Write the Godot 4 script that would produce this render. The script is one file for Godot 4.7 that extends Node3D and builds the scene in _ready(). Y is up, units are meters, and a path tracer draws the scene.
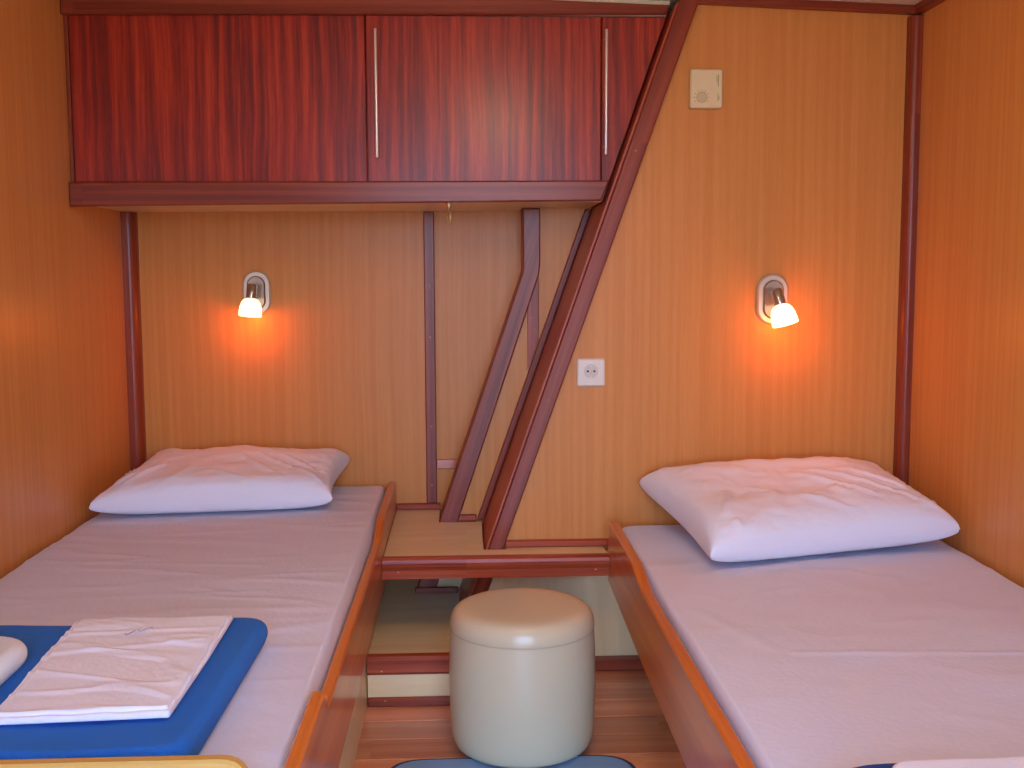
extends Node3D
# Twin-berth boat cabin: two beds against a stepped, panelled bulkhead, mahogany locker above, daylight from the open cabin door behind the viewer.
# x runs to the right, y up, z towards the viewer; the face of the right-hand bulkhead panel lies in z = 0.

const WALL_L := -1.108
const WALL_R := 1.292
const BACK := -0.53      # face of the recessed bulkhead panel
const MID := -0.35       # face of the middle panel
const FRONT_Z := 3.6     # inner face of the wall with the cabin door
const SHELF := 0.366
const LAMP_ENERGY := 0.025
const CEILING_ENERGY := 0.28

var M := {}
var taken := {}

# ---------------------------------------------------------------- geometry
class Geo:
	var v := PackedVector3Array()
	var n := PackedVector3Array()
	var t := PackedVector2Array()
	var g := Vector3.UP
	var off := Vector2.ZERO
	func put(p: Vector3, nn: Vector3) -> void:
		v.append(p); n.append(nn)
		var gg := g
		if absf(nn.dot(gg)) > 0.9:
			gg = Vector3(gg.y, gg.z, gg.x)
		gg = (gg - nn * nn.dot(gg)).normalized()
		var s := nn.cross(gg)
		if s.x + s.y * 0.5 + s.z * 0.3 < 0.0:
			s = -s
		t.append(Vector2(p.dot(s), p.dot(gg)) + off)
	func tri(a: Vector3, b: Vector3, c: Vector3, want: Vector3) -> void:
		var nn := (b - a).cross(c - a)
		if nn.length() < 1e-12:
			return
		nn = nn.normalized()
		if nn.dot(want) < 0.0:
			nn = -nn
			put(a, nn); put(b, nn); put(c, nn)
		else:
			put(a, nn); put(c, nn); put(b, nn)
	func quad(a: Vector3, b: Vector3, c: Vector3, d: Vector3, want: Vector3) -> void:
		tri(a, b, c, want); tri(a, c, d, want)
	func box(lo: Vector3, hi: Vector3, bev := 0.002) -> void:
		var c := (lo + hi) * 0.5
		var h := (hi - lo) * 0.5
		var b: float = minf(bev, minf(h.x, minf(h.y, h.z)) * 0.8)
		for a in 3:
			var p := (a + 1) % 3
			var q := (a + 2) % 3
			for s in [-1.0, 1.0]:
				var f: Array[Vector3] = []
				for k in [[-1.0, -1.0], [1.0, -1.0], [1.0, 1.0], [-1.0, 1.0]]:
					var o := Vector3.ZERO
					o[a] = s * h[a]; o[p] = k[0] * (h[p] - b); o[q] = k[1] * (h[q] - b)
					f.append(c + o)
				var w := Vector3.ZERO
				w[a] = s
				quad(f[0], f[1], f[2], f[3], w)
			for s in [-1.0, 1.0]:
				for r in [-1.0, 1.0]:
					var e: Array[Vector3] = []
					for k in [[-1.0, 0], [1.0, 0], [1.0, 1], [-1.0, 1]]:
						var o := Vector3.ZERO
						o[a] = k[0] * (h[a] - b)
						o[p] = s * (h[p] - (0.0 if k[1] == 0 else b))
						o[q] = r * (h[q] - (b if k[1] == 0 else 0.0))
						e.append(c + o)
					var w := Vector3.ZERO
					w[p] = s; w[q] = r
					quad(e[0], e[1], e[2], e[3], w)
		for x in [-1.0, 1.0]:
			for y in [-1.0, 1.0]:
				for z in [-1.0, 1.0]:
					var w := Vector3(x, y, z)
					tri(c + w * (h - Vector3(0, b, b)), c + w * (h - Vector3(b, 0, b)), c + w * (h - Vector3(b, b, 0)), w)
	# polygon (u, v) drawn in a plane and given depth from d0 to d1; plane "xy": depth z, "xz": depth y, "zy": depth x
	func prism(poly: PackedVector2Array, plane: String, d0: float, d1: float, bev := 0.002) -> void:
		if Geometry2D.is_polygon_clockwise(poly):
			poly = poly.duplicate()
			poly.reverse()
		var m := func(p: Vector2, d: float) -> Vector3:
			return Vector3(p.x, p.y, d) if plane == "xy" else (Vector3(p.x, d, p.y) if plane == "xz" else Vector3(d, p.y, p.x))
		var inner := PackedVector2Array()
		var k := poly.size()
		for i in k:
			var e0 := (poly[i] - poly[(i + k - 1) % k]).normalized()
			var e1 := (poly[(i + 1) % k] - poly[i]).normalized()
			var n0 := Vector2(-e0.y, e0.x)
			var n1 := Vector2(-e1.y, e1.x)
			inner.append(poly[i] + (n0 + n1) * (bev / maxf(0.3, 1.0 + n0.dot(n1))))
		var idx := Geometry2D.triangulate_polygon(inner)
		for s in 2:
			var d: float = d0 if s == 0 else d1
			var w: Vector3 = (m.call(Vector2.ZERO, 1.0) - m.call(Vector2.ZERO, 0.0)) * (-1.0 if s == 0 else 1.0)
			for i in range(0, idx.size(), 3):
				tri(m.call(inner[idx[i]], d), m.call(inner[idx[i + 1]], d), m.call(inner[idx[i + 2]], d), w)
		for i in k:
			var j := (i + 1) % k
			var e := (poly[j] - poly[i]).normalized()
			var o: Vector3 = m.call(Vector2(e.y, -e.x), 0.0) - m.call(Vector2.ZERO, 0.0)
			var a0: Vector3 = m.call(poly[i], d0 + bev)
			var a1: Vector3 = m.call(poly[j], d0 + bev)
			var b0: Vector3 = m.call(poly[i], d1 - bev)
			var b1: Vector3 = m.call(poly[j], d1 - bev)
			quad(a0, a1, b1, b0, o)
			if bev > 0.0:
				quad(a0, a1, m.call(inner[j], d0), m.call(inner[i], d0), o)
				quad(b0, b1, m.call(inner[j], d1), m.call(inner[i], d1), o)
	func mesh() -> ArrayMesh:
		var a := []
		a.resize(Mesh.ARRAY_MAX)
		a[Mesh.ARRAY_VERTEX] = v; a[Mesh.ARRAY_NORMAL] = n; a[Mesh.ARRAY_TEX_UV] = t
		var am := ArrayMesh.new()
		am.add_surface_from_arrays(Mesh.PRIMITIVE_TRIANGLES, a)
		return am

func geo(grain := Vector3.UP, off := Vector2.ZERO) -> Geo:
	var q := Geo.new()
	q.g = grain.normalized(); q.off = off
	return q

func box_mesh(lo: Vector3, hi: Vector3, bev := 0.002, grain := Vector3.UP, off := Vector2.ZERO) -> ArrayMesh:
	var q := geo(grain, off)
	q.box(lo, hi, bev)
	return q.mesh()

func prism_mesh(poly: Array, plane: String, d0: float, d1: float, bev := 0.002, grain := Vector3.UP, off := Vector2.ZERO) -> ArrayMesh:
	var q := geo(grain, off)
	q.prism(PackedVector2Array(poly), plane, d0, d1, bev)
	return q.mesh()

# smooth sheet of points p[j][i]; wrap closes it around i
func skin(rows: Array, wrap := false, flip := false) -> ArrayMesh:
	var st := SurfaceTool.new()
	st.begin(Mesh.PRIMITIVE_TRIANGLES)
	st.set_smooth_group(0)
	var h: int = rows.size()
	var w: int = rows[0].size()
	for j in h:
		for i in w:
			var p: Vector3 = rows[j][i]
			st.set_uv(Vector2(p.x + p.y * 0.31, p.z + p.y * 0.73))
			st.add_vertex(p)
	for j in h - 1:
		for i in (w if wrap else w - 1):
			var a := j * w + i
			var b := j * w + (i + 1) % w
			var c := a + w
			var d := b + w
			for k in ([a, b, d, a, d, c] if not flip else [a, d, b, a, c, d]):
				st.add_index(k)
	st.generate_normals()
	return st.commit()

# profile of (radius, height) turned about the y axis, from the bottom up
func lathe(profile: Array, seg := 40, at := Vector3.ZERO, wide := 1.0) -> ArrayMesh:
	var rows := []
	for p in profile:
		var r := []
		for i in seg:
			var a := TAU * i / seg
			r.append(at + Vector3(cos(a) * p[0] * wide, p[1], sin(a) * p[0] * wide))
		rows.append(r)
	return skin(rows, true, true)

func tube(path: Array, radius: float, seg := 12, capped := true) -> ArrayMesh:
	var rows := []
	var k: int = path.size()
	var prev := Vector3.ZERO
	for j in k:
		var d: Vector3 = (path[mini(j + 1, k - 1)] - path[maxi(j - 1, 0)]).normalized()
		var s := prev
		if s == Vector3.ZERO:
			s = d.cross(Vector3.FORWARD if absf(d.z) < 0.9 else Vector3.UP)
		s = (s - d * s.dot(d)).normalized()
		prev = s
		var u := d.cross(s)
		var rings := [[0.0, 1.0]]
		if capped and j == 0:
			rings = [[-0.9, 0.02], [-0.75, 0.6], [-0.35, 0.92], [0.0, 1.0]]
		elif capped and j == k - 1:
			rings = [[0.0, 1.0], [0.35, 0.92], [0.75, 0.6], [0.9, 0.02]]
		for rg in rings:
			var r := []
			for i in seg:
				var a := TAU * i / seg
				r.append(path[j] + d * rg[0] * radius + (s * cos(a) + u * sin(a)) * radius * rg[1])
			rows.append(r)
	return skin(rows, true, true)

func round_poly(corners: Array, radius: float, steps := 6) -> Array:
	var out := []
	var k: int = corners.size()
	for i in k:
		var p: Vector2 = corners[i]
		var a: Vector2 = (corners[(i + k - 1) % k] - p)
		var b: Vector2 = (corners[(i + 1) % k] - p)
		var r: float = minf(radius, minf(a.length(), b.length()) * 0.49)
		var pa := p + a.normalized() * r
		var pb := p + b.normalized() * r
		for s in steps + 1:
			var f := float(s) / steps
			out.append(pa.lerp(p, f).lerp(p.lerp(pb, f), f))
	return out

func resample(poly: Array, count: int) -> Array:
	var total := 0.0
	var k: int = poly.size()
	for i in k:
		total += (poly[(i + 1) % k] - poly[i]).length()
	var out := []
	var i := 0
	var done := 0.0
	for c in count:
		var want := total * c / count
		while done + (poly[(i + 1) % k] - poly[i]).length() < want:
			done += (poly[(i + 1) % k] - poly[i]).length()
			i = (i + 1) % k
		var e: Vector2 = poly[(i + 1) % k] - poly[i]
		out.append(poly[i] + e * ((want - done) / maxf(1e-6, e.length())))
	return out

# a soft slab of folded cloth: plan outline (x, z), bottom y0, top y1, edge rounding, lump(x, z) added to the top
func soft_slab(outline: Array, y0: float, y1: float, edge: float, lump: Callable, around := 220, rings := 40, base_round := 0.3) -> ArrayMesh:
	var o := resample(outline, around)
	var c := Vector2.ZERO
	for p in o:
		c += p / around
	var size := 0.0
	for p in o:
		size += (p - c).length() / around
	var rows := []
	var sections := []
	var h := y1 - y0
	sections.append([0.02, y0, 0.0])
	sections.append([1.0 - edge * base_round / size * 2.0, y0, 0.0])
	sections.append([1.0 - edge * base_round / size * 0.6, y0 + h * 0.06, 0.0])
	sections.append([1.0, y0 + h * 0.28, 0.0])
	for s in 7:
		var a := PI * 0.5 * s / 6.0
		sections.append([1.0 - edge / size * (1.0 - cos(a)), y0 + h * 0.45 + h * 0.55 * sin(a), pow(sin(a), 2.0)])
	var last: float = 1.0 - edge / size
	for s in range(1, rings + 1):
		sections.append([last * (1.0 - float(s) / rings) + 0.001, y1, 1.0])
	for s in sections:
		var r := []
		for p in o:
			var q: Vector2 = c + (p - c) * s[0]
			var l: float = lump.call(q.x, q.y)
			r.append(Vector3(q.x, s[1] + l * s[2], q.y))
		rows.append(r)
	return skin(rows, true, true)

# ---------------------------------------------------------------- scene tree
func numbered(called: String) -> String:
	taken[called] = taken.get(called, -1) + 1
	return called if taken[called] == 0 else "%s_%03d" % [called, taken[called]]

func meta(o: Node, label: String, category: String, group := "", kind := "") -> void:
	o.set_meta("label", label)
	o.set_meta("category", category)
	if group: o.set_meta("group", group)
	if kind: o.set_meta("kind", kind)

func thing(called: String, label: String, category: String, at := Vector3.ZERO, group := "", kind := "") -> Node3D:
	var o := Node3D.new()
	o.name = numbered(called)
	add_child(o)
	o.position = at
	meta(o, label, category, group, kind)
	return o

func part(called: String, mesh: Mesh, mat: Material, parent: Node3D, label := "") -> MeshInstance3D:
	var o := MeshInstance3D.new()
	o.name = called
	o.mesh = mesh
	o.material_override = mat
	o.cast_shadow = GeometryInstance3D.SHADOW_CASTING_SETTING_ON
	parent.add_child(o, true)
	# meshes are written in room coordinates; put them relative to the thing's base
	var p: Node = parent
	var base := Vector3.ZERO
	while p is Node3D and p != self:
		base += p.position
		p = p.get_parent()
	o.position = -base
	if label: o.set_meta("label", label)
	return o

func single(called: String, mesh: Mesh, mat: Material, label: String, category: String, group := "", kind := "") -> MeshInstance3D:
	var o := part(numbered(called), mesh, mat, self)
	meta(o, label, category, group, kind)
	return o

func trim(mesh: Mesh, mat: Material, label: String) -> MeshInstance3D:
	trim_count += 1
	var o := part("trim_%d" % trim_count, mesh, mat, self)
	meta(o, label, "trim", "", "structure")
	return o
var trim_count := 0

# ---------------------------------------------------------------- materials
func noise(s: int, freq: float, oct := 3) -> FastNoiseLite:
	var f := FastNoiseLite.new()
	f.seed = s
	f.noise_type = FastNoiseLite.TYPE_SIMPLEX
	f.frequency = freq
	f.fractal_octaves = oct
	return f

# wood: u across the grain, v along it. ramp = dark to light colours; bands per width, streaks per width, wander of the grain
func wood_texture(s: int, w: int, h: int, ramp: Array, bands: float, streaks: float, wander: float, pores: float) -> ImageTexture:
	var img := Image.create(w, h, true, Image.FORMAT_RGB8)
	var big := noise(s, 1.0, 2)
	var mid := noise(s + 1, 1.0, 3)
	var fine := noise(s + 2, 1.0, 2)
	var gr := Gradient.new()
	var offs := PackedFloat32Array()
	var cols := PackedColorArray()
	for i in ramp.size():
		offs.append(float(i) / (ramp.size() - 1))
		cols.append(ramp[i])
	gr.offsets = offs
	gr.colors = cols
	for y in h:
		var fy := float(y) / h
		for x in w:
			var fx := float(x) / w
			var wx := fx + wander * big.get_noise_2d(fx * 3.0, fy * 2.2)
			var a := mid.get_noise_2d(wx * bands, fy * 0.9)
			var b := fine.get_noise_2d(wx * streaks, fy * 5.0)
			var c := fine.get_noise_2d(fx * streaks * 2.7 + 90.0, fy * 26.0)
			var val: float = 0.5 + 0.62 * a + 0.22 * b + pores * c
			img.set_pixel(x, y, gr.sample(clampf(val, 0.0, 1.0)))
	img.generate_mipmaps()
	return ImageTexture.create_from_image(img)

func rgb(r: int, g: int, b: int) -> Color:
	return Color8(r, g, b)

func wood(tex: Texture2D, scale: float, rough: float, coat: float, coat_rough := 0.12, off := Vector3.ZERO) -> StandardMaterial3D:
	var m := StandardMaterial3D.new()
	m.albedo_texture = tex
	m.uv1_scale = Vector3(scale, scale * (0.17 if scale > 1.0 else 1.0), 1.0)
	m.uv1_offset = off
	m.roughness = rough
	if coat > 0.0:
		m.clearcoat_enabled = true
		m.clearcoat = coat
		m.clearcoat_roughness = coat_rough
	return m

func plain(c: Color, rough: float, metal := 0.0) -> StandardMaterial3D:
	var m := StandardMaterial3D.new()
	m.albedo_color = c
	m.roughness = rough
	m.metallic = metal
	return m

func grain_normal(s: int, freq: float, strength: float) -> NoiseTexture2D:
	var t := NoiseTexture2D.new()
	t.width = 512
	t.height = 512
	t.seamless = true
	t.noise = noise(s, freq, 3)
	t.as_normal_map = true
	t.bump_strength = strength
	return t

func cloth(c: Color, sheen: float, s: int, freq: float, strength: float, scale: float) -> StandardMaterial3D:
	var m := plain(c, 0.95)
	m.normal_enabled = true
	m.normal_texture = grain_normal(s, freq, strength)
	m.normal_scale = 0.5
	m.uv1_triplanar = true
	m.uv1_scale = Vector3.ONE * scale
	if sheen > 0.0:
		m.rim_enabled = true
		m.rim = sheen
		m.rim_tint = 0.6
	return m

func make_materials() -> void:
	var laminate := wood_texture(3, 1024, 1024, [rgb(204, 133, 66), rgb(207, 137, 70), rgb(211, 142, 74), rgb(214, 146, 78)], 90.0, 330.0, 0.002, 0.2)
	M.laminate = wood(laminate, 0.4, 0.34, 0.0, 0.1, Vector3(0.5, 0.05, 0))
	M.laminate.metallic_specular = 0.35
	var pale := wood_texture(11, 512, 512, [rgb(230, 202, 146), rgb(236, 209, 153), rgb(242, 216, 161)], 14.0, 90.0, 0.01, 0.06)
	M.pale = wood(pale, 0.8, 0.4, 0.2, 0.2)
	var sapele := wood_texture(21, 768, 512, [rgb(110, 26, 13), rgb(138, 34, 14), rgb(164, 45, 17), rgb(186, 60, 22)], 36.0, 130.0, 0.004, 0.10)
	M.sapele = wood(sapele, 0.8, 0.5, 0.38, 0.26, Vector3(0.5, 0, 0))
	M.sapele.metallic_specular = 0.35
	var maho := wood_texture(31, 256, 512, [rgb(114, 44, 24), rgb(128, 52, 29), rgb(140, 60, 34), rgb(152, 69, 40)], 12.0, 70.0, 0.008, 0.12)
	M.mahogany = wood(maho, 2.2, 0.42, 0.25, 0.22, Vector3(0.23, 0.4, 0))
	M.mahogany.metallic_specular = 0.35
	var redw := wood_texture(37, 256, 512, [rgb(140, 54, 32), rgb(158, 66, 38), rgb(172, 78, 46), rgb(184, 90, 54)], 12.0, 70.0, 0.008, 0.10)
	M.redwood = wood(redw, 2.2, 0.42, 0.25, 0.25)
	M.redwood.metallic_specular = 0.35
	var amber := wood_texture(41, 256, 512, [rgb(188, 92, 28), rgb(208, 112, 38), rgb(222, 128, 48)], 6.0, 60.0, 0.03, 0.10)
	M.amber = wood(amber, 1.6, 0.36, 0.6, 0.1)
	var honey := wood_texture(43, 256, 256, [rgb(206, 164, 84), rgb(222, 182, 100)], 6.0, 40.0, 0.03, 0.1)
	M.honey = wood(honey, 1.6, 0.35, 0.6, 0.1)
	for i in 4:
		var d := 0.9 + 0.045 * i
		var c := func(r: float, g: float, b: float) -> Color: return Color(r * d / 255.0, g * d / 255.0, b * d / 255.0)
		M["plank%d" % i] = wood(wood_texture(51 + i, 256, 512, [c.call(214, 130, 84), c.call(224, 142, 94), c.call(232, 154, 104), c.call(238, 164, 114)], 7.0, 50.0, 0.02, 0.12), 2.4, 0.34, 0.35, 0.2)
	M.joint = plain(rgb(58, 28, 20), 0.8)
	M.ceiling = plain(rgb(226, 214, 186), 0.6)
	M.sheet = cloth(rgb(220, 222, 238), 0.1, 61, 0.02, 2.0, 5.0)
	M.linen = cloth(rgb(236, 237, 246), 0.1, 62, 0.02, 2.0, 6.0)
	M.towel = cloth(rgb(232, 234, 234), 0.3, 63, 0.2, 8.0, 5.0)
	M.blanket = cloth(rgb(28, 112, 204), 0.35, 64, 0.25, 10.0, 4.0)
	M.navy = cloth(rgb(28, 66, 140), 0.35, 65, 0.25, 10.0, 4.0)
	M.stitch = plain(rgb(172, 178, 200), 0.8)
	M.leather = plain(rgb(208, 196, 160), 0.2)
	M.leather.normal_enabled = true
	M.leather.normal_texture = grain_normal(66, 0.06, 4.0)
	M.leather.normal_scale = 0.12
	M.leather.uv1_triplanar = true
	M.leather.uv1_scale = Vector3.ONE * 5.0
	M.black = plain(rgb(24, 22, 22), 0.7)
	M.rug = cloth(rgb(126, 160, 190), 0.3, 67, 0.3, 5.0, 6.0)
	M.rug_edge = cloth(rgb(34, 44, 84), 0.2, 68, 0.3, 8.0, 6.0)
	M.steel = plain(rgb(232, 226, 214), 0.4, 0.7)
	M.chrome = plain(rgb(176, 166, 150), 0.22, 0.8)
	M.nickel = plain(rgb(214, 200, 178), 0.4, 0.5)
	M.brass = plain(rgb(214, 190, 138), 0.3, 0.7)
	M.ivory = plain(rgb(222, 206, 160), 0.4)
	M.ivory_dark = plain(rgb(196, 180, 136), 0.45)
	M.print = plain(rgb(140, 126, 84), 0.7)
	M.white_plastic = plain(rgb(226, 220, 206), 0.35)
	M.white_well = plain(rgb(206, 200, 186), 0.4)
	M.screw = plain(rgb(214, 190, 160), 0.35, 0.6)
	var s := plain(rgb(255, 240, 214), 0.35)
	s.emission_enabled = true
	s.emission = rgb(255, 232, 196)
	s.emission_energy_multiplier = 1.3
	M.shade = s
	s = s.duplicate()
	s.emission_energy_multiplier = 0.6
	M.diffuser = s

func ceil_y(x: float) -> float:
	return 1.95 - 0.036 * x

# left edge of the right-hand panel: a straight slanted line
func lean(y: float) -> float:
	return 0.065 + (y - 0.394) * 0.3508

# left edge of the middle panel: slanted up to the knee, then upright
func knee(y: float) -> float:
	return 0.19 if y > 1.17 else 0.19 + (y - 1.17) * 0.34

# ---------------------------------------------------------------- the place
func _ready() -> void:
	setup_view()
	make_materials()
	build_shell()
	build_trims()
	build_shelf_and_step()
	build_locker()
	build_beds()
	build_bedding()
	build_stool_and_rug()
	build_lamps()
	build_ceiling_lamp()
	build_fittings()

func setup_view() -> void:
	var cam := Camera3D.new()
	cam.name = "camera"
	add_child(cam)
	cam.position = Vector3(0, 1.155, 3.09)
	var yaw := deg_to_rad(2.5)
	var pitch := deg_to_rad(5.76)
	var roll := deg_to_rad(0.25)
	var fw := Vector3(sin(yaw) * cos(pitch), -sin(pitch), -cos(yaw) * cos(pitch))
	var r := Vector3(cos(yaw), 0, sin(yaw))
	var u := r.cross(fw)
	cam.basis = Basis(r * cos(roll) - u * sin(roll), u * cos(roll) + r * sin(roll), -fw)
	cam.fov = rad_to_deg(2.0 * atan(384.0 / 1080.0))
	cam.near = 0.05
	cam.far = 100.0
	cam.current = true

	var sky_mat := ProceduralSkyMaterial.new()
	sky_mat.sky_top_color = Color(0.5, 0.68, 0.98)
	sky_mat.sky_horizon_color = Color(0.78, 0.87, 1.0)
	sky_mat.ground_horizon_color = Color(0.7, 0.76, 0.82)
	sky_mat.ground_bottom_color = Color(0.45, 0.5, 0.56)
	sky_mat.sun_angle_max = 0.0
	sky_mat.energy_multiplier = 1.0
	var sky := Sky.new()
	sky.sky_material = sky_mat
	var env := Environment.new()
	env.background_mode = Environment.BG_SKY
	env.sky = sky
	env.background_energy_multiplier = 13.0
	env.tonemap_mode = Environment.TONE_MAPPER_LINEAR
	env.tonemap_exposure = 1.08
	env.sdfgi_enabled = true
	env.ssao_enabled = true
	env.ssil_enabled = true
	var we := WorldEnvironment.new()
	we.name = "world_environment"
	we.environment = env
	add_child(we)

func build_shell() -> void:
	# floor: a dark underlay with boards laid across the cabin
	var fl := thing("floor", "reddish brown wooden floor boards laid across the cabin", "floor", Vector3.ZERO, "", "structure")
	part("underlay", box_mesh(Vector3(WALL_L - 0.05, -0.06, BACK - 0.05), Vector3(WALL_R + 0.05, -0.012, FRONT_Z + 0.05), 0.0), M.joint, fl)
	var rng := RandomNumberGenerator.new()
	rng.seed = 7
	var z := BACK
	var k := 0
	while z < FRONT_Z - 0.01:
		var z1 := minf(z + 0.112, FRONT_Z)
		var cut := rng.randf_range(-0.75, -0.3) if k % 2 == 0 else rng.randf_range(0.5, 1.0)
		for e in [[WALL_L, cut - 0.0008], [cut + 0.0008, WALL_R]]:
			part("floor_board", box_mesh(Vector3(e[0], -0.012, z + 0.0007), Vector3(e[1], 0.0, z1 - 0.0007), 0.0012, Vector3.RIGHT, Vector2(rng.randf() * 3.0, rng.randf() * 3.0)), M["plank%d" % rng.randi_range(0, 3)], fl)
		z += 0.112
		k += 1
	# walls
	single("wall_left", prism_mesh([Vector2(BACK - 0.05, -0.06), Vector2(FRONT_Z + 0.05, -0.06), Vector2(FRONT_Z + 0.05, ceil_y(WALL_L)), Vector2(BACK - 0.05, ceil_y(WALL_L))], "zy", WALL_L - 0.05, WALL_L, 0.0), M.laminate, "orange beech laminate side wall along the left bed", "wall", "", "structure")
	single("wall_right", prism_mesh([Vector2(BACK - 0.05, -0.06), Vector2(FRONT_Z + 0.05, -0.06), Vector2(FRONT_Z + 0.05, ceil_y(WALL_R)), Vector2(BACK - 0.05, ceil_y(WALL_R))], "zy", WALL_R, WALL_R + 0.05, 0.0), M.laminate, "orange beech laminate side wall along the right bed", "wall", "", "structure")
	var wb := thing("wall_back", "stepped orange beech laminate bulkhead behind both beds", "wall", Vector3.ZERO, "", "structure")
	part("panel", prism_mesh([Vector2(WALL_L, 0), Vector2(WALL_R, 0), Vector2(WALL_R, ceil_y(WALL_R)), Vector2(WALL_L, ceil_y(WALL_L))], "xy", BACK - 0.05, BACK, 0.0), M.laminate, wb)
	part("lower_panel", prism_mesh([Vector2(knee(0.14), 0.14), Vector2(lean(0.14) + 0.03, 0.14), Vector2(lean(0.35) + 0.03, 0.3495), Vector2(knee(0.3495), 0.3495)], "xy", MID - 0.02, MID, 0.0), M.pale, wb)
	part("panel", prism_mesh([Vector2(knee(0.35), 0.35), Vector2(lean(0.35) + 0.03, 0.35), Vector2(lean(1.9) + 0.03, 1.9), Vector2(0.19, 1.9), Vector2(0.19, 1.17)], "xy", MID - 0.02, MID, 0.0), M.laminate, wb)
	part("panel", prism_mesh([Vector2(lean(0.35) + 0.0065, 0.35), Vector2(WALL_R, 0.35), Vector2(WALL_R, ceil_y(WALL_R)), Vector2(lean(1.915) + 0.0065, 1.915)], "xy", -0.02, 0.0, 0.0), M.laminate, wb)
	part("lower_panel", prism_mesh([Vector2(lean(0.14) + 0.0065, 0.14), Vector2(0.16, 0.14), Vector2(0.16, 0), Vector2(WALL_R, 0), Vector2(WALL_R, 0.3495), Vector2(lean(0.3495) + 0.0065, 0.3495)], "xy", -0.02, 0.0, 0.0), M.pale, wb, "pale lower panel under the shelf")
	# return faces between the panels, in stained wood
	var q := geo(Vector3(0.33, 1, 0))
	q.prism(PackedVector2Array([Vector2(lean(0.14), 0.14), Vector2(lean(0.14) + 0.006, 0.14), Vector2(lean(1.9) + 0.006, 1.9), Vector2(lean(1.9), 1.9)]), "xy", MID, 0.028, 0.0)
	part("return_panel", q.mesh(), M.redwood, wb)
	q = geo(Vector3(0.33, 1, 0))
	q.prism(PackedVector2Array([Vector2(knee(0.14), 0.14), Vector2(knee(0.14) + 0.02, 0.14), Vector2(0.21, 1.167), Vector2(0.21, 1.37), Vector2(0.19, 1.37), Vector2(0.19, 1.17)]), "xy", BACK, MID - 0.0205, 0.0)
	part("return_panel", q.mesh(), M.mahogany, wb)
	# wall behind the viewer with the open cabin door
	var wf := thing("wall_front", "laminate wall behind the viewer with the cabin doorway", "wall", Vector3.ZERO, "", "structure")
	var door := [-0.55, 0.7, 1.88]
	part("panel", box_mesh(Vector3(WALL_L, 0, FRONT_Z), Vector3(door[0], 1.965, FRONT_Z + 0.05), 0.0), M.laminate, wf)
	part("panel", box_mesh(Vector3(door[1], 0, FRONT_Z), Vector3(WALL_R, 1.9, FRONT_Z + 0.05), 0.0), M.laminate, wf)
	part("panel", prism_mesh([Vector2(door[0], door[2]), Vector2(door[1], door[2]), Vector2(door[1], ceil_y(door[1])), Vector2(door[0], ceil_y(door[0]))], "xy", FRONT_Z, FRONT_Z + 0.05, 0.0), M.laminate, wf)
	single("ceiling", prism_mesh([Vector2(WALL_L - 0.05, ceil_y(WALL_L - 0.05)), Vector2(WALL_R + 0.05, ceil_y(WALL_R + 0.05)), Vector2(WALL_R + 0.05, 2.06), Vector2(WALL_L - 0.05, 2.06)], "xy", BACK - 0.05, FRONT_Z + 0.05, 0.0), M.ceiling, "cream painted ceiling above the cabin", "ceiling", "", "structure")

func quarter(cx: float, cy: float, sx: float, sy: float, r: float) -> Array:
	var a := [Vector2(cx, cy), Vector2(cx + sx * r, cy)]
	for i in range(1, 8):
		var t := PI * 0.5 * i / 8.0
		var k := 1.12 if i == 4 else 1.0
		a.append(Vector2(cx + sx * r * (0.35 + 0.65 * cos(t)) * minf(k, 1.0), cy + sy * r * (0.35 + 0.65 * sin(t))))
	a.append(Vector2(cx, cy + sy * r))
	return a

func screws(parent: Node3D, spots: Array) -> void:
	for s in spots:
		var p: Vector3 = s
		var me := SphereMesh.new()
		me.radius = 0.0032
		me.height = 0.0032
		me.radial_segments = 10
		me.rings = 4
		var o := part("screw", me, M.screw, parent)
		o.position += p

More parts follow.
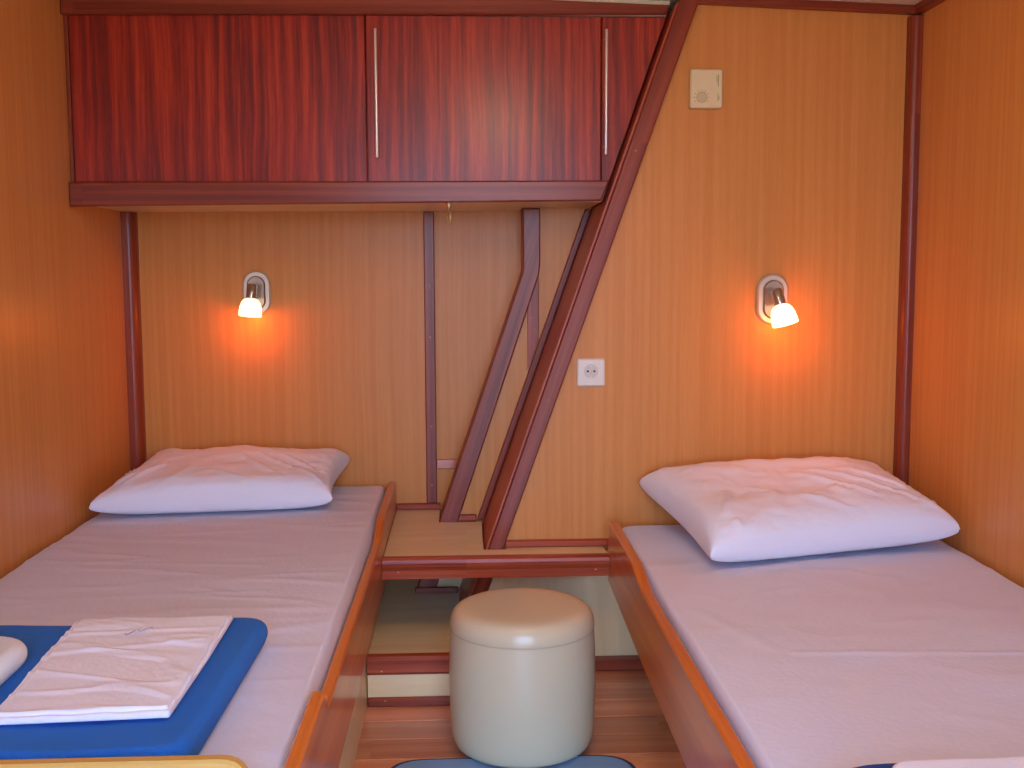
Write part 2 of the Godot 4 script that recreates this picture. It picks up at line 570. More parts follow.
func build_trims() -> void:
	var t: MeshInstance3D
	# corner mouldings
	t = trim(prism_mesh(quarter(WALL_L, BACK, 1, 1, 0.042), "xz", SHELF * 0.0, 1.364, 0.001), M.mahogany, "dark mahogany corner moulding rising behind the left pillow")
	t = trim(prism_mesh(quarter(WALL_R, 0.0, -1, 1, 0.034), "xz", 0.0, 1.875, 0.001), M.mahogany, "dark mahogany corner moulding rising behind the right pillow")
	screws(t, [Vector3(1.268, 0.62, 0.022), Vector3(1.268, 1.1, 0.022), Vector3(1.268, 1.6, 0.022)])
	# ceiling mouldings
	t = trim(prism_mesh([Vector2(lean(1.9) + 0.05, ceil_y(0.62) - 0.022), Vector2(WALL_R, ceil_y(WALL_R) - 0.024), Vector2(WALL_R, ceil_y(WALL_R)), Vector2(lean(1.9) + 0.05, ceil_y(0.62))], "xy", 0.0, 0.024, 0.003, Vector3.RIGHT), M.mahogany, "mahogany moulding under the ceiling along the right bulkhead panel")
	trim(prism_mesh([Vector2(WALL_R - 0.024, ceil_y(WALL_R) - 0.024), Vector2(WALL_R, ceil_y(WALL_R) - 0.024), Vector2(WALL_R, ceil_y(WALL_R)), Vector2(WALL_R - 0.024, ceil_y(WALL_R))], "xy", 0.024, FRONT_Z, 0.003, Vector3.BACK), M.mahogany, "mahogany moulding under the ceiling along the right side wall")
	# the long slanted beam that caps the edge of the right panel, above and below the shelf
	var w := 0.054
	var top := 1.915
	var q := geo(Vector3(0.3508, 1, 0))
	q.prism(PackedVector2Array([Vector2(lean(0.14) + 0.0065, 0.14), Vector2(lean(0.14) + w - 0.004, 0.14), Vector2(lean(top) + w + 0.011, ceil_y(lean(top) + w + 0.011) - 0.001), Vector2(lean(top) + 0.0065, top)]), "xy", 0.0005, 0.03, 0.004)
	t = trim(q.mesh(), M.mahogany, "long slanted mahogany beam running from the shelf to the ceiling")
	screws(t, [Vector3(lean(0.8) + 0.03, 0.8, 0.03), Vector3(lean(1.5) + 0.03, 1.5, 0.03)])
	# dark strip in the inner corner behind the long beam
	q = geo(Vector3(0.3508, 1, 0))
	q.prism(PackedVector2Array([Vector2(lean(0.37) - 0.022, 0.37), Vector2(lean(0.37) - 0.001, 0.37), Vector2(lean(1.36) - 0.001, 1.36), Vector2(lean(1.36) - 0.022, 1.36)]), "xy", MID + 0.0005, MID + 0.018, 0.003)
	trim(q.mesh(), M.mahogany, "narrow slanted dark strip tucked beside the long beam")
	# the bent beam that caps the edge of the middle panel
	w = 0.05
	q = geo(Vector3(0.31, 1, 0))
	q.prism(PackedVector2Array([Vector2(knee(0.14) - 0.004, 0.14), Vector2(knee(0.14) + w + 0.008, 0.14), Vector2(0.19 + w - 0.004, 1.155), Vector2(0.19 + w, 1.19), Vector2(0.19 + w, 1.363), Vector2(0.186, 1.363), Vector2(0.186, 1.17)]), "xy", MID + 0.0005, MID + 0.024, 0.004)
	t = trim(q.mesh(), M.mahogany, "mahogany beam bent at a knee below the locker")
	screws(t, [Vector3(knee(0.72) + 0.024, 0.72, MID + 0.024), Vector3(0.214, 1.33, MID + 0.024)])
	# battens
	t = trim(box_mesh(Vector3(-0.133, SHELF + 0.022, BACK + 0.0005), Vector3(-0.098, 1.364, BACK + 0.016), 0.003), M.mahogany, "upright mahogany batten left of the bent beam")
	screws(t, [Vector3(-0.115, 0.45, BACK + 0.016), Vector3(-0.115, 0.65, BACK + 0.016), Vector3(-0.115, 0.95, BACK + 0.016), Vector3(-0.115, 1.12, BACK + 0.016)])
	t = trim(prism_mesh([Vector2(0.2, 1.15), Vector2(0.236, 1.15), Vector2(0.236, 0.952), Vector2(0.2, 0.85)], "xy", MID + 0.0005, MID + 0.012, 0.002), M.redwood, "short upright batten between the bent beam and long beam")
	screws(t, [Vector3(0.212, 1.02, MID + 0.012), Vector3(0.226, 0.98, MID + 0.012)])
	trim(box_mesh(Vector3(-0.0975, 0.505, BACK + 0.0005), Vector3(-0.03, 0.537, BACK + 0.012), 0.002, Vector3.RIGHT), M.amber, "small orange wooden cleat between batten and bent beam")
	trim(box_mesh(Vector3(knee(0.14) - 0.006, 0.1365, MID + 0.025), Vector3(lean(0.14) - 0.004, 0.154, MID + 0.038), 0.002, Vector3.RIGHT), M.mahogany, "dark strip on the step under the shelf")
	# strips where the panels stand on the shelf
	trim(box_mesh(Vector3(-0.236, SHELF + 0.0005, BACK + 0.0005), Vector3(knee(0.38) - 0.008, SHELF + 0.021, BACK + 0.018), 0.003, Vector3.RIGHT), M.redwood, "strip along the shelf under the recessed panel")
	trim(box_mesh(Vector3(knee(0.37) + 0.052, SHELF + 0.0005, MID + 0.0005), Vector3(lean(0.37) - 0.024, SHELF + 0.021, MID + 0.018), 0.003, Vector3.RIGHT), M.redwood, "short strip along the shelf between the two beams")
	trim(box_mesh(Vector3(lean(0.37) + 0.056, SHELF + 0.0005, 0.0005), Vector3(0.424, SHELF + 0.021, 0.018), 0.003, Vector3.RIGHT), M.redwood, "strip along the shelf under the right panel")
	trim(prism_mesh([Vector2(lean(0.1) + 0.26, 0.0005), Vector2(0.559, 0.0005), Vector2(0.559, 0.032), Vector2(lean(0.1) + 0.26, 0.032)], "xy", 0.0005, 0.045, 0.003, Vector3.RIGHT), M.mahogany, "dark skirting on the floor under the right panel")

func build_shelf_and_step() -> void:
	var s := thing("shelf", "low cream shelf with reddish front rail spanning between both beds", "shelf", Vector3(0.08, SHELF - 0.02, 0.0))
	var pts := [Vector2(-0.2345, BACK + 0.001), Vector2(knee(SHELF) - 0.005, BACK + 0.001), Vector2(knee(SHELF) - 0.005, MID + 0.026), Vector2(lean(SHELF) - 0.006, MID + 0.026), Vector2(lean(SHELF) - 0.006, 0.032), Vector2(lean(SHELF) + 0.06, 0.032), Vector2(lean(SHELF) + 0.06, 0.001), Vector2(0.399, 0.001), Vector2(0.399, 0.1295), Vector2(-0.2345, 0.1295)]
	part("board", prism_mesh(pts, "xz", SHELF - 0.018, SHELF, 0.0, Vector3.RIGHT), M.pale, s)
	var r := part("front_rail", prism_mesh([Vector2(0.13, 0.316), Vector2(0.15, 0.316), Vector2(0.152, 0.34), Vector2(0.158, 0.352), Vector2(0.16, 0.362), Vector2(0.157, 0.371), Vector2(0.15, 0.376), Vector2(0.13, 0.376)], "zy", -0.2345, 0.399, 0.0, Vector3.RIGHT), M.redwood, s, "reddish rail with a rounded lip")
	screws(r, [Vector3(-0.19, 0.336, 0.152), Vector3(0.36, 0.336, 0.152)])
	var e := thing("step", "low boarded step on the floor behind the round stool", "step", Vector3(-0.06, 0, 0))
	part("tread", prism_mesh([Vector2(-0.269, BACK + 0.001), Vector2(0.0, BACK + 0.001), Vector2(0.0, -0.021), Vector2(lean(0.1) - 0.0, -0.021), Vector2(0.159, -0.021), Vector2(0.159, 0.2495), Vector2(-0.269, 0.2495)], "xz", 0.118, 0.136, 0.0, Vector3.RIGHT), M.pale, e)
	r = part("nosing", prism_mesh([Vector2(0.25, 0.088), Vector2(0.27, 0.088), Vector2(0.276, 0.096), Vector2(0.276, 0.128), Vector2(0.27, 0.138), Vector2(0.25, 0.14)], "zy", -0.269, 0.159, 0.0, Vector3.RIGHT), M.redwood, e, "reddish wooden nosing")
	screws(r, [Vector3(-0.23, 0.1, 0.276)])
	part("riser", box_mesh(Vector3(-0.269, 0.0, 0.248), Vector3(0.159, 0.0875, 0.266), 0.0, Vector3.RIGHT), M.pale, e)
	r = part("skirting", box_mesh(Vector3(-0.269, 0.0005, 0.2665), Vector3(0.159, 0.026, 0.276), 0.003, Vector3.RIGHT), M.mahogany, e)
	screws(r, [Vector3(-0.222, 0.018, 0.276)])

func build_locker() -> void:
	var c := thing("wall_locker", "long red mahogany wall locker with three doors above the left bed", "cabinet", Vector3(-0.35, 1.36, -0.05))
	var y0 := 1.366
	var y1 := 1.925
	var zf := -0.05
	# carcase, slanted at its right end where it meets the long beam
	part("carcase", prism_mesh([Vector2(WALL_L + 0.012, y0 + 0.001), Vector2(lean(y0) - 0.003, y0 + 0.001), Vector2(lean(y1 - 0.02) - 0.003, y1 - 0.02), Vector2(WALL_L + 0.012, y1 - 0.02)], "xy", MID + 0.03, zf - 0.021, 0.0), M.sapele, c)
	part("underside", prism_mesh([Vector2(WALL_L + 0.001, BACK + 0.001), Vector2(0.185, BACK + 0.001), Vector2(0.185, MID + 0.001), Vector2(lean(y0) - 0.008, MID + 0.001), Vector2(lean(y0) - 0.008, zf - 0.002), Vector2(WALL_L + 0.001, zf - 0.002)], "xz", y0 - 0.001, y0 + 0.0005, 0.0, Vector3.RIGHT), M.pale, c, "pale underside of the locker")
	var yd0 := 1.421
	var yd1 := 1.884
	part("door", box_mesh(Vector3(-1.094, yd0, zf - 0.02), Vector3(-0.274, yd1, zf), 0.002), M.sapele, c)
	var d := part("door", box_mesh(Vector3(-0.271, yd0, zf - 0.02), Vector3(0.3945, yd1, zf), 0.002, Vector3.UP, Vector2(0.37, 0.2)), M.sapele, c)
	part("handle", tube([Vector3(-0.243, 1.49, zf + 0.022), Vector3(-0.243, 1.84, zf + 0.022)], 0.0045), M.steel, d, "slim steel bar handle")
	for y in [1.515, 1.815]:
		part("handle_post", tube([Vector3(-0.243, y, zf), Vector3(-0.243, y, zf + 0.02)], 0.0032, 10, false), M.steel, d)
	d = part("door", prism_mesh([Vector2(0.3975, yd0), Vector2(lean(yd0) - 0.006, yd0), Vector2(lean(yd1) - 0.006, yd1), Vector2(0.3975, yd1)], "xy", zf - 0.02, zf, 0.002, Vector3.UP, Vector2(0.81, 0.5)), M.sapele, c)
	part("handle", tube([Vector3(0.4075, 1.498, zf + 0.022), Vector3(0.4075, 1.842, zf + 0.022)], 0.0045), M.steel, d, "slim steel bar handle")
	for y in [1.52, 1.82]:
		part("handle_post", tube([Vector3(0.4075, y, zf), Vector3(0.4075, y, zf + 0.02)], 0.0032, 10, false), M.steel, d)
	part("bottom_rail", prism_mesh([Vector2(-1.106, 1.352), Vector2(lean(1.352) - 0.006, 1.366), Vector2(lean(1.42) - 0.006, 1.424), Vector2(-1.106, 1.419)], "xy", zf + 0.0005, zf + 0.02, 0.004, Vector3.RIGHT), M.mahogany, c)
	part("bottom_rail_backing", prism_mesh([Vector2(-1.1, 1.368), Vector2(lean(1.368) - 0.008, 1.368), Vector2(lean(1.418) - 0.008, 1.418), Vector2(-1.1, 1.418)], "xy", zf - 0.02, zf, 0.0, Vector3.RIGHT), M.mahogany, c)
	part("top_rail", prism_mesh([Vector2(-1.107, 1.878), Vector2(lean(1.885) - 0.01, 1.887), Vector2(lean(1.91) - 0.01, 1.912), Vector2(0.2, 1.925), Vector2(-0.2, ceil_y(-0.2) - 0.001), Vector2(-1.107, ceil_y(-1.107) - 0.001)], "xy", zf + 0.0005, zf + 0.024, 0.004, Vector3.RIGHT), M.mahogany, c)
	part("fascia", prism_mesh([Vector2(-1.1, yd1 + 0.002), Vector2(lean(1.89) - 0.01, yd1 + 0.002), Vector2(lean(1.925) - 0.01, 1.925), Vector2(lean(1.925) - 0.01, ceil_y(0.6) - 0.001), Vector2(-1.1, ceil_y(-1.1) - 0.001)], "xy", zf - 0.02, zf, 0.0, Vector3.RIGHT), M.ceiling, c)
	part("stile", box_mesh(Vector3(-1.107, 1.42, zf - 0.02), Vector3(-1.0955, 1.882, zf - 0.001), 0.001), M.mahogany, c)

func build_beds() -> void:
	# left berth
	var b := thing("bed", "left bed with orange varnished side board and yellow foot board", "bed", Vector3(-0.67, 0, 0.55), "berths")
	var prof := [Vector2(BACK + 0.002, 0.462)]
	prof.append(Vector2(-0.02, 0.462))
	for i in range(1, 9):
		var t := i / 8.0
		prof.append(Vector2(-0.02 + 0.2 * t, 0.462 - 0.042 * (t * t * (3.0 - 2.0 * t))))
	for p in [Vector2(1.3, 0.428), Vector2(1.315, 0.431), Vector2(1.325, 0.44), Vector2(1.33, 0.452), Vector2(1.336, 0.463), Vector2(1.348, 0.47)]:
		prof.append(p)
	prof.append(Vector2(1.688, 0.474))
	prof.append(Vector2(1.688, 0.262))
	prof.append(Vector2(BACK + 0.002, 0.262))
	part("side_board", prism_mesh(prof, "zy", -0.2595, -0.236, 0.004, Vector3.BACK), M.amber, b, "glossy orange side board with a dipped top edge")
	part("base_panel", box_mesh(Vector3(-0.29, 0.0005, BACK + 0.002), Vector3(-0.272, 0.2615, 1.665), 0.0, Vector3.BACK), M.pale, b, "pale base panel below the side board")
	part("slat_platform", box_mesh(Vector3(WALL_L + 0.001, 0.268, BACK + 0.002), Vector3(-0.2625, 0.288, 1.665), 0.001, Vector3.RIGHT), M.pale, b)
	part("foot_board", prism_mesh(round_poly([Vector2(WALL_L + 0.001, 0.0005), Vector2(-0.295, 0.0005), Vector2(-0.295, 0.511), Vector2(WALL_L + 0.001, 0.511)], 0.04), "xy", 1.666, 1.688, 0.004, Vector3.RIGHT), M.honey, b, "yellow varnished foot board")
	# right berth
	b = thing("bed", "right bed with orange varnished side board beside the round stool", "bed", Vector3(0.84, 0, 1.0), "berths")
	prof = [Vector2(0.112, 0.462), Vector2(0.135, 0.466), Vector2(0.5, 0.462)]
	for i in range(1, 9):
		var t := i / 8.0
		prof.append(Vector2(0.5 + 0.22 * t, 0.462 - 0.03 * (t * t * (3.0 - 2.0 * t))))
	prof.append(Vector2(2.0, 0.43))
	prof.append(Vector2(2.0, 0.232))
	prof.append(Vector2(0.7, 0.262))
	prof.append(Vector2(0.112, 0.29))
	part("side_board", prism_mesh(prof, "zy", 0.4, 0.426, 0.004, Vector3.BACK), M.amber, b, "glossy orange side board with a dipped top edge")
	part("base_panel", box_mesh(Vector3(0.56, 0.0005, 0.002), Vector3(0.578, 0.267, 2.0), 0.0, Vector3.BACK), M.pale, b)
	part("slat_platform", box_mesh(Vector3(0.4265, 0.268, 0.002), Vector3(WALL_R - 0.001, 0.288, 2.0), 0.001, Vector3.RIGHT), M.pale, b)
	part("foot_board", prism_mesh(round_poly([Vector2(0.44, 0.0005), Vector2(WALL_R - 0.001, 0.0005), Vector2(WALL_R - 0.001, 0.47), Vector2(0.44, 0.47)], 0.04), "xy", 2.0005, 2.022, 0.004, Vector3.RIGHT), M.honey, b)

func crease(x: float, z: float, a: Vector2, b: Vector2, width: float) -> float:
	var p := Vector2(x, z)
	var d := Geometry2D.get_closest_point_to_segment(p, a, b).distance_to(p)
	return exp(-d * d / (width * width))

# creases pressed into the pillow cases: from, to (across, front to back), height, width
const FOLDS := [[Vector2(0.05, -0.15), Vector2(0.42, 0.55), 0.007, 0.035], [Vector2(0.2, -0.25), Vector2(0.62, 0.45), 0.006, 0.03], [Vector2(0.42, -0.2), Vector2(0.78, 0.35), 0.006, 0.03], [Vector2(-0.62, 0.15), Vector2(-0.78, 0.7), 0.007, 0.04], [Vector2(-0.3, 0.35), Vector2(-0.38, 0.75), 0.006, 0.05], [Vector2(-0.1, 0.5), Vector2(0.15, 0.8), 0.005, 0.04], [Vector2(0.7, 0.5), Vector2(0.88, 0.8), 0.005, 0.04]]

# pillow over four corners (back left, back right, front right, front left), each a middle-surface point; thick in the middle, soft edge
func pillow_mesh(c: Array, thick: float, rest: float, s: int, power: float, pinch: float) -> ArrayMesh:
	var nz := noise(s, 1.0, 3)
	var nu := 96
	var nv := 72
	var rows := []
	var tops := []
	for side in 2:
		for jj in nv + 1:
			var j := jj if side == 0 else nv - jj
			var row := []
			for i in nu + 1:
				var u := -cos(PI * i / nu) * 0.55 + (2.0 * i / nu - 1.0) * 0.45
				var v := -cos(PI * j / nv) * 0.55 + (2.0 * j / nv - 1.0) * 0.45
				var uu := u * (1.0 - pinch * (1.0 - pow(absf(v), 3.0)) * 0.0 - pinch * (1.0 - v * v) * pow(absf(u), 4.0) * 0.35)
				var vv := v * (1.0 - pinch * (1.0 - u * u) * pow(absf(v), 4.0) * 0.35)
				var fu := uu * 0.5 + 0.5
				var fv := vv * 0.5 + 0.5
				var p: Vector3 = c[0].lerp(c[1], fu).lerp(c[3].lerp(c[2], fu), fv)
				var e := (1.0 - pow(absf(u), 3.6)) * (1.0 - pow(absf(v), 3.6))
				var t := thick * pow(maxf(e, 0.0), power)
				var edge := clampf(e * 6.0, 0.0, 1.0)
				var wr := 0.0
				wr += 0.012 * nz.get_noise_2d(u * 0.7 + 31.0, v * 0.6)
				# soft folds fanning from the front corners
				var q := nz.get_noise_2d((u + v * 0.7) * 1.5 + s, (v - u) * 0.35)
				wr += 0.009 * exp(-q * q / 0.009) * (0.25 + 0.75 * nz.get_noise_2d(u * 1.3 + 70.0, v * 1.3))
				wr += 0.002 * nz.get_noise_2d(u * 3.0 + v * 2.0, v * 2.2 - u)
				for f in FOLDS:
					wr += f[2] * crease(u, v, f[0], f[1], f[3])
				if side == 0:
					p.y += t * 0.58 + wr * edge
				else:
					p.y -= t * 0.42
				p.y = maxf(p.y, rest + (0.004 if side == 0 else 0.0))
				row.append(p)
			rows.append(row)
	return skin(rows, false, false)

func build_bedding() -> void:
	var n1 := noise(101, 1.0, 3)
	var lump_l := func(x: float, z: float) -> float:
		var y := 0.004 * n1.get_noise_2d(x * 1.2, z * 1.6)
		y += 0.0025 * maxf(0.0, 0.3 - absf(n1.get_noise_2d(x * 0.8 + 7.0, z * 3.4))) / 0.3
		y += 0.0018 * crease(x, z, Vector2(-1.1, 0.42), Vector2(-0.5, 0.5), 0.012)
		y += 0.0015 * crease(x, z, Vector2(-1.0, 0.75), Vector2(-0.45, 0.72), 0.01)
		return y
	var lump_r := func(x: float, z: float) -> float:
		var y := 0.004 * n1.get_noise_2d(x * 1.2 + 40.0, z * 1.6)
		y += 0.002 * maxf(0.0, 0.3 - absf(n1.get_noise_2d(x * 1.4 + 57.0 + z * 0.6, z * 1.6))) / 0.3
		y += 0.0025 * crease(x, z, Vector2(0.62, 1.13), Vector2(1.3, 1.17), 0.007)
		y += 0.002 * crease(x, z, Vector2(0.58, 1.1), Vector2(0.5, 0.88), 0.02)
		return y
	single("mattress", soft_slab(round_poly([Vector2(-1.104, -0.524), Vector2(-0.261, -0.524), Vector2(-0.261, 1.66), Vector2(-1.104, 1.66)], 0.04), 0.2885, 0.455, 0.03, lump_l, 420, 110), M.sheet, "left mattress under a white fitted sheet", "mattress", "sheeted mattresses")
	single("mattress", soft_slab(round_poly([Vector2(0.4285, 0.036), Vector2(1.288, 0.006), Vector2(1.288, 1.985), Vector2(0.4285, 1.985)], 0.05), 0.2885, 0.439, 0.03, lump_r, 420, 110), M.sheet, "right mattress under a white fitted sheet", "mattress", "sheeted mattresses")
	single("pillow", pillow_mesh([Vector3(-1.03, 0.54, -0.5), Vector3(-0.385, 0.545, -0.5), Vector3(-0.395, 0.497, -0.08), Vector3(-1.08, 0.498, 0.0)], 0.12, 0.4655, 5, 0.3, 0.2), M.linen, "plump white pillow against the recessed panel on the left bed", "pillow", "white pillows")
	single("pillow", pillow_mesh([Vector3(0.5, 0.555, 0.03), Vector3(1.2, 0.575, 0.04), Vector3(1.268, 0.5, 0.42), Vector3(0.585, 0.482, 0.575)], 0.135, 0.453, 9, 0.29, 0.2), M.linen, "plump white pillow against the right panel on the right bed", "pillow", "white pillows")

	# folded blanket, spare sheet and towel on the left bed
	var n2 := noise(131, 1.0, 3)
	var soft := func(x: float, z: float) -> float: return 0.004 * n2.get_noise_2d(x * 2.0, z * 2.0)
	single("blanket", soft_slab(round_poly([Vector2(-1.07, 1.075), Vector2(-0.72, 1.08), Vector2(-0.378, 1.035), Vector2(-0.389, 1.65), Vector2(-1.07, 1.65)], 0.05), 0.4625, 0.507, 0.022, soft, 300, 40), M.blanket, "folded bright blue blanket at the foot of the left bed", "blanket")
	var wrink := func(x: float, z: float) -> float:
		var y := 0.0035 * maxf(0.0, 0.3 - absf(n2.get_noise_2d(x * 1.5 + 5.0 + z * 0.8, z * 5.0 - x * 1.2))) / 0.3
		y += 0.0015 * n2.get_noise_2d(x * 6.0 + 21.0, z * 6.0)
		y += 0.0025 * crease(x, z, Vector2(-0.72, 1.3), Vector2(-0.46, 1.24), 0.008)
		y += 0.0025 * crease(x, z, Vector2(-0.72, 1.2), Vector2(-0.44, 1.17), 0.008)
		return y
	var fs := thing("folded_sheet", "crumpled white sheet folded flat on the blue blanket", "bed sheet", Vector3(-0.58, 0.511, 1.32))
	part("lower_fold", soft_slab([Vector2(-0.725, 1.1), Vector2(-0.66, 1.082), Vector2(-0.55, 1.09), Vector2(-0.44, 1.086), Vector2(-0.436, 1.3), Vector2(-0.437, 1.545), Vector2(-0.56, 1.552), Vector2(-0.698, 1.56), Vector2(-0.703, 1.44), Vector2(-0.715, 1.3)], 0.5115, 0.5185, 0.004, wrink, 300, 60), M.linen, fs)
	part("upper_fold", soft_slab([Vector2(-0.71, 1.115), Vector2(-0.64, 1.1), Vector2(-0.54, 1.108), Vector2(-0.446, 1.1), Vector2(-0.442, 1.3), Vector2(-0.442, 1.535), Vector2(-0.56, 1.543), Vector2(-0.686, 1.55), Vector2(-0.69, 1.42), Vector2(-0.7, 1.3)], 0.5175, 0.5245, 0.004, wrink, 300, 60), M.linen, fs)
	var mark := []
	for i in 15:
		var t := i / 14.0
		mark.append(Vector3(-0.605 + 0.045 * t, 0.527, 1.205 - 0.03 * t + 0.01 * sin(t * 14.0)))
	part("stitched_mark", tube(mark, 0.0012, 6), M.stitch, fs, "faint stitched squiggle")
	single("towel", soft_slab(round_poly([Vector2(-1.06, 1.25), Vector2(-0.735, 1.255), Vector2(-0.73, 1.6), Vector2(-1.06, 1.6)], 0.07), 0.5115, 0.548, 0.022, soft, 200, 30), M.towel, "thick rounded white towel at the left edge of the blue blanket", "towel")
	# the same set on the right bed, only its far edge in view
	single("blanket", soft_slab(round_poly([Vector2(0.465, 1.69), Vector2(1.2, 1.69), Vector2(1.2, 1.98), Vector2(0.47, 1.98)], 0.09), 0.4525, 0.488, 0.02, soft, 200, 30), M.navy, "folded navy blanket at the foot of the right bed", "blanket")
	single("folded_sheet", soft_slab(round_poly([Vector2(0.555, 1.735), Vector2(1.15, 1.705), Vector2(1.15, 1.96), Vector2(0.57, 1.96)], 0.02), 0.4925, 0.51, 0.01, soft, 200, 30), M.linen, "white sheet folded on the navy blanket", "bed sheet")

func build_stool_and_rug() -> void:
	var x := 0.134
	var z := 0.528
	var s := thing("stool", "round cream leather stool between the two beds", "stool", Vector3(x, 0, z))
	var at := Vector3(x, 0, z)
	part("base", lathe([[0.001, 0.0095], [0.138, 0.0095], [0.14, 0.0105], [0.14, 0.0135], [0.001, 0.0135]], 48, at, 1.0), M.black, s)
	var body := [[0.001, 0.0138], [0.145, 0.0138], [0.155, 0.0155], [0.1615, 0.02], [0.1645, 0.028], [0.168, 0.042], [0.1695, 0.06]]
	for i in range(1, 9):
		body.append([0.1695 + 0.0035 * sin(PI * i / 9.0) - 0.0 * i, 0.06 + 0.0275 * i])
	body.append([0.1695, 0.300])
	body.append([0.1698, 0.3046])
	part("body", lathe(body, 96, at, 1.035), M.leather, s)
	part("seat_cushion", lathe([[0.1692, 0.3044], [0.1699, 0.305], [0.1702, 0.309], [0.1695, 0.321], [0.167, 0.332], [0.1625, 0.3415], [0.155, 0.349], [0.145, 0.3535], [0.132, 0.356], [0.11, 0.3575], [0.07, 0.359], [0.03, 0.3595], [0.001, 0.3595]], 96, at, 1.035), M.leather, s)
	var r := thing("rug", "slate blue mat with dark bound edge on the floor", "rug", Vector3(0.1, 0, 0.85))
	var outer := round_poly([Vector2(-0.195, 0.606), Vector2(0.395, 0.606), Vector2(0.395, 1.15), Vector2(-0.195, 1.15)], 0.1, 10)
	var inner := round_poly([Vector2(-0.184, 0.617), Vector2(0.384, 0.617), Vector2(0.384, 1.139), Vector2(-0.184, 1.139)], 0.092, 10)
	part("binding", prism_mesh(outer, "xz", 0.0005, 0.007, 0.002), M.rug_edge, r, "dark blue bound edge")
	part("pile", prism_mesh(inner, "xz", 0.0072, 0.0092, 0.001), M.rug, r)

func stadium(w: float, h: float) -> Array:
	var out := []
	var r := w * 0.5
	for i in 17:
		var a := PI * i / 16.0
		out.append(Vector2(cos(a) * r, h * 0.5 - r + sin(a) * r))
	for i in 17:
		var a := PI + PI * i / 16.0
		out.append(Vector2(cos(a) * r, -h * 0.5 + r + sin(a) * r))
	return out

func wall_lamp(label: String, at: Vector3, head: Vector3, tilt: Vector3) -> void:
	var l := thing("wall_lamp", label, "lamp", at, "reading lamps")
	var move := func(pts: Array) -> Array:
		var o := []
		for p in pts:
			o.append(p + Vector2(at.x, at.y))
		return o
	part("back_plate", prism_mesh(move.call(stadium(0.092, 0.146)), "xy", at.z + 0.0005, at.z + 0.012, 0.005), M.nickel, l, "rounded satin metal back plate")
	part("plate_cap", prism_mesh(move.call(stadium(0.06, 0.112)), "xy", at.z + 0.0122, at.z + 0.02, 0.004), M.chrome, l)
	var joint: Vector3 = at + head
	part("arm", tube([at + Vector3(head.x * 0.4, head.y, 0.02), at + Vector3(head.x * 0.8, head.y, head.z * 0.6), joint], 0.0075, 12, false), M.chrome, l)
	# cup and glass shade hang from the joint along the tilted axis
	var b := Basis.from_euler(tilt)
	var cup := part("socket_cup", lathe([[0.001, 0.012], [0.012, 0.011], [0.0165, 0.006], [0.0165, -0.034], [0.0155, -0.038], [0.001, -0.038]].map(func(p): return [p[0], p[1]]), 32), M.chrome, l, "polished metal lamp cup")
	cup.transform = Transform3D(b, head)
	var prof := [[0.001, -0.036], [0.016, -0.036], [0.024, -0.040], [0.0305, -0.049], [0.0345, -0.062], [0.037, -0.078], [0.0375, -0.092], [0.035, -0.0935], [0.0345, -0.079], [0.031, -0.063], [0.026, -0.05], [0.016, -0.042], [0.001, -0.041]]
	var shade := part("lamp_shade", lathe(prof, 40), M.shade, l, "glowing white glass bell shade")
	shade.transform = Transform3D(b, head)
	var bulb := part("bulb", lathe([[0.001, -0.082], [0.009, -0.08], [0.013, -0.072], [0.012, -0.06], [0.008, -0.046], [0.001, -0.042]], 20), M.shade, l)
	bulb.transform = Transform3D(b, head)
	var o := OmniLight3D.new()
	o.name = "lamp_light"
	o.light_color = Color(1.0, 0.44, 0.07)
	o.light_energy = LAMP_ENERGY
	o.light_size = 0.012
	o.omni_range = 6.0
	o.omni_attenuation = 2.0
	o.shadow_enabled = true
	l.add_child(o)
	o.position = head + b * Vector3(0, -0.108, 0)

func build_lamps() -> void:
	wall_lamp("small lit wall lamp above the left bed, under the locker", Vector3(-0.685, 1.1, BACK), Vector3(-0.004, 0.018, 0.065), Vector3(deg_to_rad(-8), 0, deg_to_rad(-4)))
	wall_lamp("small lit wall lamp above the right bed", Vector3(0.887, 1.082, 0.0), Vector3(-0.004, 0.02, 0.065), Vector3(deg_to_rad(-14), 0, deg_to_rad(12)))

func build_ceiling_lamp() -> void:
	# round flush lamp on the ceiling between the beds, out of the picture; the locker doors mirror it
	var at := Vector3(0.15, ceil_y(0.15), 1.45)
	var l := thing("ceiling_lamp", "round flush ceiling lamp above the aisle between the beds", "lamp", at)
	part("rim", lathe([[0.001, -0.02], [0.115, -0.02], [0.125, -0.012], [0.125, -0.004], [0.001, -0.004]], 48, at), M.nickel, l)
	part("diffuser", lathe([[0.001, -0.048], [0.04, -0.046], [0.07, -0.041], [0.095, -0.032], [0.108, -0.0205], [0.001, -0.0203]], 48, at), M.diffuser, l)
	var o := OmniLight3D.new()
	o.name = "ceiling_light"
	o.light_color = Color(1.0, 0.86, 0.7)
	o.light_energy = CEILING_ENERGY
	o.light_size = 0.1
	o.omni_range = 8.0
	o.omni_attenuation = 2.0
	o.shadow_enabled = true
	l.add_child(o)
	o.position = Vector3(0, -0.16, 0)

func disc(c: Vector3, r: float, depth: float, bev := 0.001) -> ArrayMesh:
	var o := []
	for i in 28:
		var a := TAU * i / 28.0
		o.append(Vector2(c.x + cos(a) * r, c.y + sin(a) * r))
	return prism_mesh(o, "xy", c.z, c.z + depth, bev)

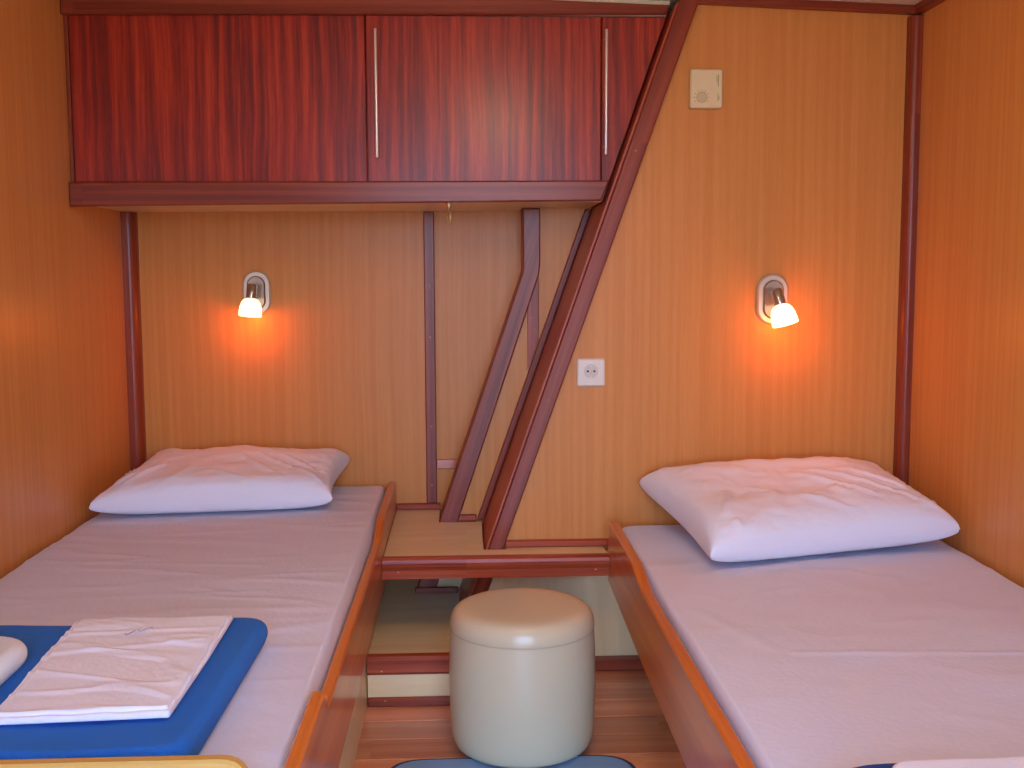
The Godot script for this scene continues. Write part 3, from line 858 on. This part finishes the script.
func ring(c: Vector3, r0: float, r1: float, depth: float) -> ArrayMesh:
	var rows := []
	for p in [[r0, 0.0], [r0, depth], [r1, depth], [r1, 0.0]]:
		var row := []
		for i in 33:
			var a := TAU * i / 32.0
			row.append(c + Vector3(cos(a) * p[0], sin(a) * p[0], p[1]))
		rows.append(row)
	var q := geo()
	for j in 3:
		for i in 32:
			var m: Vector3 = (rows[j][i] + rows[j + 1][i + 1]) * 0.5 - c
			var w: Vector3 = Vector3(-m.x, -m.y, 0) if j == 0 else (Vector3.BACK if j == 1 else Vector3(m.x, m.y, 0))
			q.quad(rows[j][i], rows[j][i + 1], rows[j + 1][i + 1], rows[j + 1][i], w)
	return q.mesh()

func build_fittings() -> void:
	# thermostat
	var t := thing("thermostat", "cream plastic room thermostat high on the right panel", "thermostat", Vector3(0.683, 1.672, 0))
	part("housing", box_mesh(Vector3(0.637, 1.619, 0.0005), Vector3(0.729, 1.726, 0.026), 0.004), M.ivory, t)
	part("dial", disc(Vector3(0.669, 1.648, 0.0262), 0.015, 0.004, 0.0015), M.ivory_dark, t)
	for k in 9:
		var a := deg_to_rad(-30.0 + 30.0 * k)
		var p := Vector3(0.669 + cos(a) * 0.0205, 1.648 + sin(a) * 0.0205, 0.0262)
		part("scale_mark", box_mesh(p - Vector3(0.0012, 0.0012, 0), p + Vector3(0.0012, 0.0012, 0.0005), 0.0), M.print, t)
	for e in [[0.7145, 1.678, 0.0018, 0.032], [0.711, 1.69, 0.001, 0.018], [0.7145, 1.638, 0.0016, 0.02], [0.7175, 1.642, 0.001, 0.008]]:
		part("switch_mark", box_mesh(Vector3(e[0], e[1], 0.0262), Vector3(e[0] + e[2], e[1] + e[3], 0.0272), 0.0), M.print, t)
	# power socket
	var s := thing("power_socket", "square white round-pin power socket right of the long beam", "socket", Vector3(0.362, 0.875, 0))
	part("cover_plate", box_mesh(Vector3(0.322, 0.835, 0.0005), Vector3(0.402, 0.915, 0.011), 0.004), M.white_plastic, s)
	part("well_ring", ring(Vector3(0.362, 0.879, 0.0112), 0.0175, 0.021, 0.002), M.white_well, s)
	part("well", disc(Vector3(0.362, 0.879, 0.0112), 0.0172, 0.0006, 0.0), M.white_well, s)
	for dx in [-0.0095, 0.0095]:
		part("pin_hole", disc(Vector3(0.362 + dx, 0.879, 0.012), 0.0032, 0.0005, 0.0), M.black, s)
	part("centre_screw", disc(Vector3(0.362, 0.879, 0.012), 0.0022, 0.0008, 0.0), M.chrome, s)
	part("earth_clip", box_mesh(Vector3(0.359, 0.8935, 0.012), Vector3(0.365, 0.8965, 0.0135), 0.0), M.chrome, s)
	part("earth_clip", box_mesh(Vector3(0.3585, 0.8595, 0.0114), Vector3(0.3655, 0.8635, 0.0135), 0.0), M.chrome, s)
	# hook under the locker
	var hx := -0.042
	var hz := -0.078
	var h := thing("hook", "small brass hook hanging under the locker", "hook", Vector3(hx, 1.364, hz))
	part("plate", tube([Vector3(hx, 1.3645, hz), Vector3(hx, 1.354, hz)], 0.008, 14, false), M.brass, h)
	var path := [Vector3(hx, 1.36, hz), Vector3(hx, 1.34, hz)]
	for i in 11:
		var a := PI * 0.5 - PI * 1.5 * i / 10.0
		path.append(Vector3(hx + 0.004 * cos(a), 1.322 + 0.016 * sin(a), hz + 0.012 * cos(a)))
	part("hook_wire", tube(path, 0.0042, 10), M.brass, h)
